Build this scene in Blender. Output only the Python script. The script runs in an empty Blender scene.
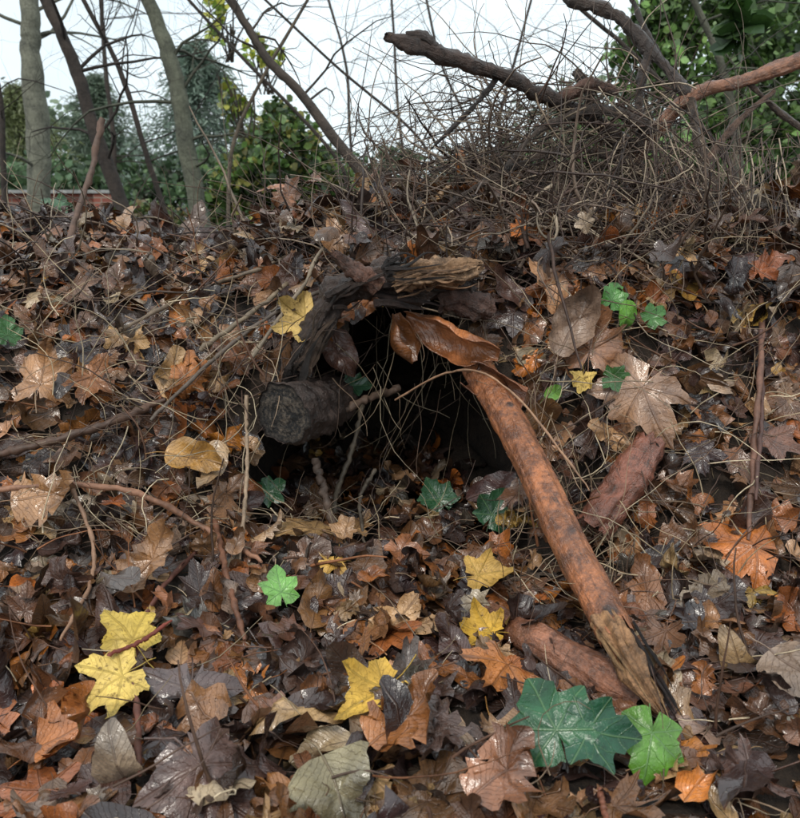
import bpy, math, numpy as np
from mathutils import Vector, noise as mn
rng=np.random.default_rng(7)
RAD=math.radians
H=0.5; PIT=RAD(14); F=820.
# ------------------------------------------------------------------ view maths used to survey the place
fw=np.array([0,math.cos(PIT),-math.sin(PIT)]); up=np.array([0,math.sin(PIT),math.cos(PIT)]); rt=np.array([1.,0,0])
CAM=np.array([0,0,H])
def ray(u,v):
    d=fw+(u-400)/F*rt+(409-v)/F*up
    return d
def P(u,v,y):
    d=ray(u,v); return CAM+d*(y/d[1])
# ------------------------------------------------------------------ terrain
RX=[-2.5,-.78,-.55,-.39,-.12,.2,.47,.78,2.5]
RZ=[.44,.475,.43,.39,.46,.485,.48,.48,.45]
def sst(t):
    t=np.clip(t,0,1); return t*t*(3-2*t)
def lumps(x,y):
    return (.010*np.sin(9.1*x+3.3*y+.5)+.009*np.sin(5.3*x-11.7*y+1.9)+.007*np.sin(17.3*x+6.1*y+2.2)+.006*np.sin(-13.1*x+19.7*y)+.004*np.sin(31*x+23*y+1)+.003*np.sin(43*x-37*y))
def h0(x,y):
    x=np.asarray(x,float); y=np.asarray(y,float)
    side=sst((np.abs(x+.03)-.2)/.3)
    yb=1.03-.13*side; yt=1.22+.03*side
    zf=.055*sst((y-.5)/.6)
    t=np.clip((y-yb)/(yt-yb),0,1)
    g=.6*t+.4*sst(t)
    z=zf+(.36-zf)*g
    rz=np.interp(x,RX,RZ)
    t2=np.clip((y-yt)/.38,0,1)
    z=z+(rz-.36)*(t2**.8)
    back=sst((y-1.95)/1.5)
    z=z*(1-back)
    far=np.clip(1-(np.abs(y-1)-2.5)/3,0,1)*np.clip(1-(np.abs(x)-3)/3,0,1)
    return z*np.clip(1-(np.abs(x)-4)/4,0,1)+lumps(x,y)*(.3+.7*far)
def nrm(x,y):
    e=.01
    gx=(h0(x+e,y)-h0(x-e,y))/(2*e); gy=(h0(x,y+e)-h0(x,y-e))/(2*e)
    n=np.stack([-gx,-gy,np.ones_like(gx)],-1)
    return n/np.linalg.norm(n,axis=-1,keepdims=True)
def T(u,v,off=0.):
    d=ray(u,v); t=np.arange(.3,3.2,.001); p=CAM+d*t[:,None]
    k=np.argmax(p[:,2]<h0(p[:,0],p[:,1]))
    if k==0: k=len(t)-1
    return CAM+d*(t[k]-off)
ARCH=np.array([(-.235,.03),(-.23,.12),(-.19,.21),(-.125,.295),(-.055,.345),(.01,.36),(.08,.335),(.125,.27),(.158,.18),(.178,.10),(.172,.03)])
def inarch(x,z,s=1.0):
    poly=ARCH.copy(); c=np.array([-.03,.12]); poly=(poly-c)*s+c
    x=np.asarray(x);z=np.asarray(z); ins=np.zeros(x.shape,bool); n=len(poly); j=n-1
    for i in range(n):
        xi,zi=poly[i];xj,zj=poly[j]
        cond=((zi>z)!=(zj>z))&(x<(xj-xi)*(z-zi)/(zj-zi+1e-12)+xi)
        ins^=cond; j=i
    return ins
def blocks(pts): # runs across the mouth of the hollow
    return (inarch(pts[:,0],pts[:,2],.93)&(pts[:,1]<1.35)&(pts[:,1]>.9)&(pts[:,2]>.10)).mean()>.12
# ------------------------------------------------------------------ mesh building
class MB:
    def __init__(s): s.v=[];s.f=[];s.c=[];s.uv=[];s.n=0
    def add(s,v,f,c,uv=None):
        v=np.asarray(v,float); f=np.asarray(f,int)
        s.v.append(v); s.f.append(f+s.n)
        c=np.asarray(c,float)
        if c.ndim==1: c=np.tile(c[:3],(len(v),1))
        s.c.append(c[:,:3]); s.uv.append(np.zeros((len(v),2)) if uv is None else np.asarray(uv,float)); s.n+=len(v)
    def obj(s,name,mat,smooth=True,parent=None):
        V=np.concatenate(s.v)
        Fq=[f for f in s.f if f.shape[1]==4]; Ft=[f for f in s.f if f.shape[1]==3]
        loops=[];tot=[]
        if Fq: q=np.concatenate(Fq); loops.append(q.ravel()); tot.append(np.full(len(q),4))
        if Ft: q=np.concatenate(Ft); loops.append(q.ravel()); tot.append(np.full(len(q),3))
        loops=np.concatenate(loops); tot=np.concatenate(tot); st=np.concatenate([[0],np.cumsum(tot)[:-1]])
        me=bpy.data.meshes.new(name); me.vertices.add(len(V)); me.vertices.foreach_set('co',V.astype(np.float32).ravel())
        me.loops.add(len(loops)); me.loops.foreach_set('vertex_index',loops.astype(np.int32))
        me.polygons.add(len(tot)); me.polygons.foreach_set('loop_start',st.astype(np.int32)); 
        try: me.polygons.foreach_set('loop_total',tot.astype(np.int32))
        except Exception: pass
        me.update(calc_edges=True)
        me.polygons.foreach_set('use_smooth',np.full(len(tot),smooth))
        C=np.concatenate(s.c); a=me.attributes.new('col','FLOAT_COLOR','POINT')
        a.data.foreach_set('color',np.concatenate([C,np.ones((len(C),1))],1).astype(np.float32).ravel())
        U=np.concatenate(s.uv); a=me.attributes.new('luv','FLOAT_VECTOR','POINT')
        a.data.foreach_set('vector',np.concatenate([U,np.zeros((len(U),1))],1).astype(np.float32).ravel())
        me.materials.append(mat)
        o=bpy.data.objects.new(name,me); bpy.context.scene.collection.objects.link(o)
        if parent: o.parent=parent
        return o
def catmull(pts,n):
    pts=np.asarray(pts,float)
    if len(pts)==2: 
        t=np.linspace(0,1,n)[:,None]; return pts[0]*(1-t)+pts[1]*t
    p=np.vstack([2*pts[0]-pts[1],pts,2*pts[-1]-pts[-2]])
    out=[]
    for s in np.linspace(0,len(pts)-1-1e-9,n):
        i=int(s); t=s-i; a,b,c,d=p[i],p[i+1],p[i+2],p[i+3]
        out.append(.5*((2*b)+(-a+c)*t+(2*a-5*b+4*c-d)*t*t+(-a+3*b-3*c+d)*t**3))
    return np.array(out)
def frames(p):
    t=np.gradient(p,axis=0); t/=np.linalg.norm(t,axis=1,keepdims=True)+1e-12
    a=np.array([0,0,1.]) if abs(t[0][2])<.8 else np.array([1.,0,0])
    x=np.cross(a,t[0]); x/=np.linalg.norm(x); X=[x]
    for i in range(1,len(p)):
        x=X[-1]-np.dot(X[-1],t[i])*t[i]; x/=np.linalg.norm(x)+1e-12; X.append(x)
    X=np.array(X); Y=np.cross(t,X); return t,X,Y
def tube(mb,p,r,col,n=5,cap=True):
    p=np.asarray(p,float); m=len(p); r=np.broadcast_to(np.asarray(r,float),(m,))
    t,X,Y=frames(p); th=np.linspace(0,2*np.pi,n,endpoint=False)
    V=p[:,None]+r[:,None,None]*(np.cos(th)[None,:,None]*X[:,None]+np.sin(th)[None,:,None]*Y[:,None])
    V=V.reshape(-1,3); i=np.arange(m-1)[:,None]*n; j=np.arange(n)[None]; k=(j+1)%n
    f=np.stack([i+j,i+k,i+n+k,i+n+j],-1).reshape(-1,4)
    L=np.concatenate([[0],np.cumsum(np.linalg.norm(np.diff(p,axis=0),axis=1))])
    uv=np.stack([np.tile(th,m),np.repeat(L,n)],1)
    mb.add(V,f,col,uv)
    if cap:
        for e,b in ((0,0),(m-1,(m-1)*n)):
            vv=np.vstack([V[b:b+n],p[e]]); ff=np.array([[q,(q+1)%n,n] for q in range(n)]); mb.add(vv,ff,col)
def wander(p,d,L,n=9,bend=.25,grav=0.,r=rng):
    d=np.asarray(d,float); d/=np.linalg.norm(d); pts=[np.asarray(p,float)]; curv=r.normal(0,bend*.6,3)
    for i in range(n-1):
        d=d+curv/n*2+r.normal(0,bend,3)/n*1.5+np.array([0,0,-grav/n]); d/=np.linalg.norm(d)
        pts.append(pts[-1]+d*L/(n-1))
    return np.array(pts)
# ------------------------------------------------------------------ materials
def newmat(name):
    m=bpy.data.materials.new(name); m.use_nodes=True; nt=m.node_tree
    b=nt.nodes['Principled BSDF']; return m,nt,b
def N(nt,t,**k):
    n=nt.nodes.new(t)
    for a,v in k.items(): setattr(n,a,v)
    return n
def mth(nt,op,a,b=None,c=None,clamp=False):
    n=N(nt,'ShaderNodeMath',operation=op,use_clamp=clamp)
    for i,x in enumerate((a,b,c)):
        if x is None: continue
        if isinstance(x,(int,float)): n.inputs[i].default_value=x
        else: nt.links.new(x,n.inputs[i])
    return n.outputs[0]
def mixc(nt,f,a,b,mode='MIX'):
    n=N(nt,'ShaderNodeMix',data_type='RGBA',blend_type=mode)
    for s,x in ((n.inputs[0],f),(n.inputs[6],a),(n.inputs[7],b)):
        if isinstance(x,(int,float)): s.default_value=x
        elif isinstance(x,tuple): s.default_value=(*x,1)
        else: nt.links.new(x,s)
    return n.outputs[2]
def noi(nt,vec,sc,det=4,rough=.6):
    n=N(nt,'ShaderNodeTexNoise'); n.inputs['Scale'].default_value=sc; n.inputs['Detail'].default_value=det; n.inputs['Roughness'].default_value=rough
    nt.links.new(vec,n.inputs['Vector']); return n.outputs['Fac']
def rmp(nt,x,a,b,c=0.,d=1.):
    n=N(nt,'ShaderNodeMapRange'); nt.links.new(x,n.inputs[0])
    for i,v in enumerate((a,b,c,d)): n.inputs[i+1].default_value=v
    return n.outputs[0]
def leafmat(name,vein=(.3,.2,.1),vamt=.35,rough=(.22,.6),nsec=8.,transl=0.,blot=.55,bump=.5,spec=.5,coat=0.,spots=.55,crough=.16,sec_=.4,cmin=0.):
    m,nt,b=newmat(name); L=nt.links
    at=N(nt,'ShaderNodeAttribute',attribute_name='col'); uv=N(nt,'ShaderNodeAttribute',attribute_name='luv')
    sp=N(nt,'ShaderNodeSeparateXYZ'); L.new(uv.outputs['Vector'],sp.inputs[0]); al,ac=sp.outputs[0],sp.outputs[1]
    geo=N(nt,'ShaderNodeTexCoord').outputs['Object']
    n1=noi(nt,geo,26,5,.65); n2=noi(nt,geo,140,4,.7); n3=noi(nt,geo,9,2); n4=noi(nt,geo,420,3,.7)
    main=rmp(nt,ac,.008,.026,1,0)
    q=mth(nt,'SUBTRACT',al,mth(nt,'MULTIPLY',ac,1.0)); q=mth(nt,'ADD',q,mth(nt,'MULTIPLY',n1,.45)); fr=mth(nt,'FRACT',mth(nt,'MULTIPLY',q,nsec))
    dd=mth(nt,'ABSOLUTE',mth(nt,'SUBTRACT',fr,.5)); sec=rmp(nt,dd,.0,.07,sec_,0)
    v=mth(nt,'MAXIMUM',main,sec)
    c=mixc(nt,1.,at.outputs['Color'],mixc(nt,rmp(nt,n1,.3,.7),((1-blot),(1-blot)*.95,(1-blot)*.95),(1.4,1.36,1.28)),'MULTIPLY')
    c=mixc(nt,rmp(nt,n2,.55,.68,0,spots),c,mixc(nt,1.,c,(.22,.18,.18),'MULTIPLY'))
    c=mixc(nt,rmp(nt,n4,.3,.7,0,.35),c,mixc(nt,1.,c,(1.5,1.5,1.5),'MULTIPLY'))
    c=mixc(nt,mth(nt,'MULTIPLY',v,vamt),c,vein)
    L.new(c,b.inputs['Base Color'])
    L.new(rmp(nt,n3,.35,.65,rough[0],rough[1]),b.inputs['Roughness'])
    b.inputs['Specular IOR Level'].default_value=spec
    L.new(rmp(nt,n3,.4,.6,cmin,coat),b.inputs['Coat Weight']); b.inputs['Coat Roughness'].default_value=crough
    hgt=mth(nt,'ADD',mth(nt,'MULTIPLY',v,.8),mth(nt,'ADD',mth(nt,'MULTIPLY',n2,.8),mth(nt,'MULTIPLY',n1,2.2)))
    bp=N(nt,'ShaderNodeBump'); bp.inputs['Strength'].default_value=bump; bp.inputs['Distance'].default_value=.0022
    L.new(hgt,bp.inputs['Height']); L.new(bp.outputs[0],b.inputs['Normal'])
    if coat>0:
        b2=N(nt,'ShaderNodeBump'); b2.inputs['Strength'].default_value=bump*.75; b2.inputs['Distance'].default_value=.002; L.new(mth(nt,'ADD',mth(nt,'ADD',mth(nt,'MULTIPLY',n1,2.),mth(nt,'MULTIPLY',n2,.35)),mth(nt,'MULTIPLY',v,.6)),b2.inputs['Height']); L.new(b2.outputs[0],b.inputs['Coat Normal'])
    if transl>0:
        out=nt.nodes['Material Output']; tr=N(nt,'ShaderNodeBsdfTranslucent'); L.new(c,tr.inputs['Color'])
        mx=N(nt,'ShaderNodeMixShader'); mx.inputs[0].default_value=transl; L.new(b.outputs[0],mx.inputs[1]); L.new(tr.outputs[0],mx.inputs[2]); L.new(mx.outputs[0],out.inputs['Surface'])
    return m
def barkmat(name,rough=.6,streak=40.,var=(.45,1.5),spots=.4,bump=.6,dist=.002,spec=.4,sc=1.,mott=0.,mcol=(.05,.02,.012),mth_=(.50,.62),coat=0.):
    m,nt,b=newmat(name); L=nt.links
    at=N(nt,'ShaderNodeAttribute',attribute_name='col'); geo=N(nt,'ShaderNodeTexCoord').outputs['Object']
    uv=N(nt,'ShaderNodeAttribute',attribute_name='luv')
    mp=N(nt,'ShaderNodeMapping'); mp.inputs['Scale'].default_value=(3,streak,1); L.new(uv.outputs['Vector'],mp.inputs[0])
    ns=noi(nt,mp.outputs[0],1.6,5,.7); n1=noi(nt,geo,30*sc,4); n2=noi(nt,geo,150*sc,4,.7); n4=noi(nt,geo,55*sc,6,.75)
    s=mth(nt,'ADD',mth(nt,'MULTIPLY',n1,.6),mth(nt,'MULTIPLY',n2,.4))
    v=rmp(nt,s,.35,.65,var[0],var[1]); cb=N(nt,'ShaderNodeCombineXYZ')
    for i in range(3): L.new(v,cb.inputs[i])
    c=mixc(nt,1.,at.outputs['Color'],cb.outputs[0],'MULTIPLY')
    if mott>0: c=mixc(nt,rmp(nt,n4,mth_[0],mth_[1],0,mott),c,mcol)
    c=mixc(nt,rmp(nt,ns,.56,.7,0,spots),c,(.02,.012,.008))
    L.new(c,b.inputs['Base Color']); L.new(rmp(nt,n1,.35,.65,rough-.12,rough+.15),b.inputs['Roughness']); b.inputs['Specular IOR Level'].default_value=spec
    b.inputs['Coat Weight'].default_value=coat; b.inputs['Coat Roughness'].default_value=.18
    bp=N(nt,'ShaderNodeBump'); bp.inputs['Strength'].default_value=bump; bp.inputs['Distance'].default_value=dist
    L.new(mth(nt,'ADD',mth(nt,'ADD',n1,n2),mth(nt,'ADD',ns,n4)),bp.inputs['Height']); L.new(bp.outputs[0],b.inputs['Normal'])
    if coat>0: L.new(bp.outputs[0],b.inputs['Coat Normal'])
    return m
M_leaf=leafmat('wet_dead_leaf',vein=(.11,.055,.035),vamt=.4,rough=(.18,.45),coat=1.,bump=.8,crough=.14,cmin=.15)
M_yel=leafmat('yellow_leaf',vein=(.36,.24,.05),vamt=.5,rough=(.35,.6),transl=.10,blot=.45,bump=.7,spec=.4,spots=.9)
M_ivy=leafmat('ivy_leaf_green',vein=(.12,.22,.09),vamt=.55,rough=(.22,.4),nsec=3,blot=.45,bump=.6,spots=.45,coat=.5,sec_=.5)
M_bark=barkmat('bark',rough=.5,streak=12,bump=1.,dist=.005,mott=.6,mcol=(.012,.009,.008),spots=.7,coat=.4); M_twig=barkmat('twig',rough=.55,spots=.2,bump=.2)
M_orange=barkmat('stripped_orange_bark',rough=.33,streak=22,var=(.45,1.5),spots=.9,bump=.9,dist=.003,spec=.6,mott=.75,mcol=(.09,.032,.016),mth_=(.46,.6),coat=.6)
M_wood=barkmat('split_wood',rough=.5,streak=6,var=(.3,1.5),spots=.7,bump=.9,mott=.75,mcol=(.04,.02,.01),mth_=(.46,.6))
M_trunk=barkmat('trunk_bark',rough=.8,streak=8,sc=.5,var=(.4,1.5),dist=.005,bump=.8)
M_fol=leafmat('foliage',vein=(.1,.15,.05),vamt=0.,rough=(.35,.6),transl=.25,blot=.3,bump=.0)
m,nt,b=newmat('soil'); g=N(nt,'ShaderNodeTexCoord').outputs['Object']; n1=noi(nt,g,12,8,.7); n2=noi(nt,g,90,5,.7)
nt.links.new(mixc(nt,rmp(nt,mth(nt,'MULTIPLY',mth(nt,'ADD',n1,n2),.5),.35,.65),(.008,.005,.004),(.055,.035,.022)),b.inputs['Base Color']); b.inputs['Roughness'].default_value=.85
bp=N(nt,'ShaderNodeBump'); bp.inputs['Distance'].default_value=.01; nt.links.new(mth(nt,'ADD',n1,n2),bp.inputs['Height']); nt.links.new(bp.outputs[0],b.inputs['Normal'])
M_soil=m
# ------------------------------------------------------------------ ground sheet (hole for the hollow)
def axis(lo,hi,st,lim0,lim1):
    a=list(np.arange(lo,hi+1e-9,st)); s=st; x=lo
    L=[];
    while x>lim0: s*=1.25; x-=s; L.append(x)
    s=st; x=a[-1]; R=[]
    while x<lim1: s*=1.25; x+=s; R.append(x)
    return np.array(L[::-1]+a+R)
xs=axis(-1.4,1.4,.0125,-400,400); ys=axis(.2,2.1,.0125,-200,600)
X,Y=np.meshgrid(xs,ys); Z=h0(X,Y); nx,ny=len(xs),len(ys)
V=np.stack([X,Y,Z],-1).reshape(-1,3)
i=np.arange(ny-1)[:,None]*nx; j=np.arange(nx-1)[None]
Fc=np.stack([i+j,i+j+1,i+nx+j+1,i+nx+j],-1).reshape(-1,4)
cx=V[Fc].mean(1); hole=inarch(cx[:,0],cx[:,2])&(cx[:,1]>1.0)&(cx[:,1]<1.3)
mb=MB(); mb.add(V,Fc[~hole],(.03,.02,.015)); mb.obj('ground',M_soil)
# tunnel
def yface(x,z):
    yy=np.linspace(.9,1.7,400); hh=h0(np.full_like(yy,x),yy); k=np.argmax(hh>=z); return yy[k] if hh.max()>=z else 1.6
ring=catmull(np.vstack([ARCH,[(.06,.01),(-.04,.0),(-.14,.01)],ARCH[:1]]),61)[:-1]
c0=np.array([-.03,.12]); mb=MB(); V=[]
for k,(dy,sc) in enumerate([(0,1.07),(.05,1.06),(.12,1.02),(.2,.97),(.3,.9),(.42,.8),(.52,.6),(.56,.2),(.56,0.)]):
    for (x,z) in ring:
        q=(np.array([x,z])-c0)*sc+c0; qq=(np.array([x,z])-c0)*1.07+c0
        y=(min(yface(qq[0],max(qq[1],.07)),1.25)+.004+dy) if k<8 else 1.8
        nz=rng.normal(0,.006,3)*(k>0)*(k<8)
        V.append((q[0]+nz[0]-.03*dy,y+nz[1],max(q[1]+nz[2],-.05)+.03*dy))
n=60; i=np.arange(8)[:,None]*n; j=np.arange(n)[None]; k=(j+1)%n
mb.add(V,np.stack([i+j,i+k,i+n+k,i+n+j],-1).reshape(-1,4),(.02,.015,.01)); mb.obj('burrow_hollow',M_soil)
# ------------------------------------------------------------------ leaf templates
def stalk(V,UV,Fq,L=.8,r=.014):
    b=len(V); yy=np.linspace(.02,-L,5); bx=np.array([0,.01,.03,.07,.12]); 
    for a,(y,x) in enumerate(zip(yy,bx)):
        for q in range(3): V.append((x+r*math.cos(q*2.09),y,r*math.sin(q*2.09)-.002)); UV.append((0,0.012))
    for a in range(4):
        for q in range(3): Fq.append((b+a*3+q,b+a*3+(q+1)%3,b+a*3+3+(q+1)%3,b+a*3+3+q))
def lobed(axes,lens,prof,bound,base_r,rings=(.0,.35,.68,1.),st=.8):
    samp=[]
    tp=[p[0] for p in prof]; rp=[p[1] for p in prof]
    for ax,Ln in zip(axes,lens):
        lo=max([b for b in bound if b<ax]); hi=min([b for b in bound if b>ax])
        for sgn,lim in ((-1,lo),(1,hi)):
            ts=tp[::-1] if sgn<0 else tp[1:]
            for t in ts:
                if t>=.999 and sgn>0: continue
                th=ax+(lim-ax)*t
                samp.append((th,Ln*np.interp(t,tp,rp),ax))
    lastb=max(bound); samp.append((lastb,samp[0][1],axes[-1]))
    for q in (.3,.6): samp.append((lastb+(360-2*lastb)*q*.5/.6*.6,base_r,axes[-1]))
    samp.append((180,base_r*.25,180)); 
    for q in (.6,.3): samp.append((360-(lastb+(360-2*lastb)*q*.5/.6*.6),base_r,axes[0]+360))
    n=len(samp); V=[];UV=[];Fq=[]
    for R in rings:
        for th,r,ax in samp:
            rr=r*R; V.append((rr*math.sin(RAD(th)),rr*math.cos(RAD(th)),0))
            dd=th-ax; UV.append((abs(rr*math.cos(RAD(dd))),abs(rr*math.sin(RAD(dd)))))
    for a in range(len(rings)-1):
        for q in range(n): Fq.append((a*n+q,a*n+(q+1)%n,(a+1)*n+(q+1)%n,(a+1)*n+q))
    stalk(V,UV,Fq,st); return np.array(V),np.array(UV),np.array(Fq)
def ovate(L=1.5,W=.42,teeth=.03,n=28,rings=(.0,.4,.75,1.),st=.4,lob=0.,nl=5,torn=None):
    V=[];UV=[];Fq=[]; tr=np.random.default_rng(torn).uniform(.45,1.05,n) if torn else np.ones(n)
    for R in rings:
        for q in range(n):
            th=2*math.pi*q/n; s=math.sin(th); y=L/2+L/2*math.cos(th)*tr[q]; w=W*abs(s)**.9*(1+.35*math.cos(th+math.pi))*(1+teeth*(-1)**q)*tr[q]
            w*=1+lob*math.sin(y/L*nl*2*math.pi)
            x=math.copysign(w,s) if abs(s)>1e-6 else 0
            x*=R; yy=L*.5+(y-L*.5)*R; V.append((x,yy,0)); UV.append((yy,abs(x)))
    for a in range(len(rings)-1):
        for q in range(n): Fq.append((a*n+q,a*n+(q+1)%n,(a+1)*n+(q+1)%n,(a+1)*n+q))
    if st>0: stalk(V,UV,Fq,st)
    return np.array(V),np.array(UV),np.array(Fq)
maple=lobed([-105,-50,0,50,105],[.62,.92,1.,.92,.62],[(0,1),(.14,.86),(.3,.8),(.38,.84),(.52,.72),(.72,.62),(1,.5)],[-132,-78,-25,25,78,132],.25)
syc=lobed([-108,-52,0,52,108],[.72,.9,1.,.9,.72],[(0,1),(.2,.9),(.28,.9),(.45,.80),(.56,.81),(.75,.72),(1,.66)],[-140,-80,-26,26,80,140],.38)
ivyT=lobed([-115,-60,0,60,115],[.74,.88,1.12,.88,.74],[(0,1),(.12,.96),(.3,.88),(.55,.80),(.8,.75),(1,.73)],[-150,-90,-30,30,90,150],.5,rings=(0,.25,.5,.75,1.),st=.6)
ova=ovate(); ovb=ovate(1.3,.5,.015); oak=ovate(1.6,.48,.0,n=44,lob=.22); wide=ovate(1.25,.62,.03)
f1=ovate(1.2,.6,0,n=20,st=0,torn=3); f2=ovate(1.0,.5,0,n=18,st=0,torn=8); f3=ovate(1.5,.45,0,n=24,st=.4,torn=11)
TM=dict(maple=maple,syc=syc,ivy=ivyT,ova=ova,ovb=ovb,oak=oak,wide=wide,f1=f1,f2=f2,f3=f3)
def batch(mb,tm,pos,R,size,kx,ky,cr,col,wx=None,rg=rng,edge=1.):
    V,UV,Fq=tm; n=len(pos); wx=np.ones(n) if wx is None else wx
    x=V[None,:,0]*wx[:,None]; y=np.repeat(V[None,:,1],n,0); z=np.repeat(V[None,:,2],n,0)
    ph=rg.uniform(0,6.28,(9,n,1)); r=np.hypot(x,y)
    ang=np.arctan2(x,y); sc=1+edge*(.09*np.sin(2*ang+ph[4])+.07*np.sin(5*ang+ph[5])+.06*np.sin(11*ang+ph[6])*(r>.3)); st=(V[:,1]<-.0)&(np.abs(V[:,0])<.15)
    sc=np.where(st[None],1,sc); x=x*sc;y=y*sc
    wx_=.05*np.sin(4*y+ph[7])*edge; x=x+wx_*np.minimum(r,1)
    z0=z+cr[:,None]*np.minimum(r+.15,1.3)*(np.sin(5*x+ph[0])+np.sin(5.5*y+ph[1])+.8*np.sin(9*x+7*y+ph[2])+.6*np.sin(13*x-11*y+ph[3]))+ .14*UV[None,:,1]
    kx=np.where(np.abs(kx)<.05,.05,kx)[:,None]; ky=np.where(np.abs(ky)<.05,.05,ky)[:,None]
    kxx=kx*(1+.5*np.sin(2.5*y+ph[8]))
    kxx=np.where(np.abs(kxx)<.02,.02,kxx)
    th=kxx*x; X=np.sin(th)*(1/kxx-z0); Z=1/kxx-np.cos(th)*(1/kxx-z0)
    th=ky*y; Yy=np.sin(th)*(1/ky-Z); Z=1/ky-np.cos(th)*(1/ky-Z)
    L=np.stack([X,Yy,Z],-1)*size[:,None,None]
    W=np.einsum('nvk,njk->nvj',L,R)+pos[:,None]
    nv=len(V); F=(Fq[None]+np.arange(n)[:,None,None]*nv).reshape(-1,4)
    C=np.repeat(col[:,None],nv,1)
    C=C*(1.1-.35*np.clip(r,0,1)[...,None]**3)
    mb.add(W.reshape(-1,3),F,C.reshape(-1,3),np.tile(UV,(n,1)))
def rot(nv,heading,tilt,tdir):
    nn=nv+tilt[:,None]*tdir; nn/=np.linalg.norm(nn,axis=1,keepdims=True)
    Yv=heading-(heading*nn).sum(1,keepdims=True)*nn; Yv/=np.linalg.norm(Yv,axis=1,keepdims=True)+1e-9
    Xv=np.cross(Yv,nn); return np.stack([Xv,Yv,nn],-1)
PAL=np.array([(.036,.020,.018),(.070,.037,.028),(.13,.060,.030),(.20,.088,.036),(.29,.10,.028),(.39,.23,.115),(.28,.205,.14),(.48,.16,.03),(.42,.24,.06),(.10,.078,.068)])
PW=np.array([.18,.18,.2,.15,.10,.085,.05,.03,.01,.05]); PW/=PW.sum()
litter=MB()
def scatter(n,fx,kinds,smin,smax,lift,rg=rng,tilt=.42,cdark=1.,crm=1.):
    pos,nv=fx(n); n=len(pos)
    kk=rg.choice(len(kinds),n)
    hd=rg.normal(0,1,(n,3)); td=rg.normal(0,1,(n,3)); tl=np.abs(rg.normal(0,tilt,n))
    R=rot(nv,hd,tl,td/np.linalg.norm(td,axis=1,keepdims=True)); sz=rg.uniform(smin,smax,n)
    pos=pos+nv*rg.uniform(*lift,n)[:,None]
    kx=rg.normal(0,1.,n); ky=rg.normal(.1,.8,n); strong=rg.random(n)<.4; kx=np.where(strong,kx*2.6,kx)
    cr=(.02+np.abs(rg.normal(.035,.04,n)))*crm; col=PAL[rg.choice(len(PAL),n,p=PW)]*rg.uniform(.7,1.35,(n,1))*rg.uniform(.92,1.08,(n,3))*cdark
    fl=rg.random(n)<.45; R[fl,:,2]*=-1; R[fl,:,0]*=-1
    wx=rg.uniform(.7,1.1,n)
    for k,nm in enumerate(kinds):
        s=kk==k
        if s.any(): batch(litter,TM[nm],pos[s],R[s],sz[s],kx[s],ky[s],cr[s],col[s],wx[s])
def f_ground(x0,x1,y0,y1):
    def f(n):
        x=rng.uniform(x0,x1,n*2); y=rng.uniform(y0,y1,n*2); nn=nrm(x,y)
        k=rng.random(n*2)<(.45/nn[:,2]) ; x,y,nn=x[k],y[k],nn[k]; z=h0(x,y)
        k=~(inarch(x,z,1.02)&(y>1.0)&(y<1.35)); x,y,z,nn=x[k][:n],y[k][:n],z[k][:n],nn[k][:n]
        return np.stack([x,y,z],1),nn
    return f
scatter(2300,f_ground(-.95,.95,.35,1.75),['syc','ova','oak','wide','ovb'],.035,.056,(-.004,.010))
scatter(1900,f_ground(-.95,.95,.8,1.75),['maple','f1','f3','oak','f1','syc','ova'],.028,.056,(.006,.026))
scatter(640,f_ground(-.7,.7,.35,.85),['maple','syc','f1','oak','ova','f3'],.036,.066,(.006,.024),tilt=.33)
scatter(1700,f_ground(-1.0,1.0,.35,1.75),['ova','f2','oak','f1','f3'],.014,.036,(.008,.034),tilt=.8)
scatter(900,f_ground(-2.2,2.2,.0,2.6),['syc','ova'],.045,.06,(0,.02))
def f_brush(n):
    x=rng.uniform(-.25,.85,n); y=rng.uniform(1.22,1.6,n); z=h0(x,y)
    return np.stack([x,y,z],1),nrm(x,y)
scatter(460,f_brush,['syc','ova','oak','maple','f3'],.026,.05,(.02,.09),tilt=1.2)
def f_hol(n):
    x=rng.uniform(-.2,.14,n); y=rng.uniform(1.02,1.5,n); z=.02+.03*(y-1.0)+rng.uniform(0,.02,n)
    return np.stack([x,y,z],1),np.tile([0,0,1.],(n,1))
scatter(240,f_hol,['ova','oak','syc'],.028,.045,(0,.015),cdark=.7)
litter.obj('leaf_litter',M_leaf)
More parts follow.
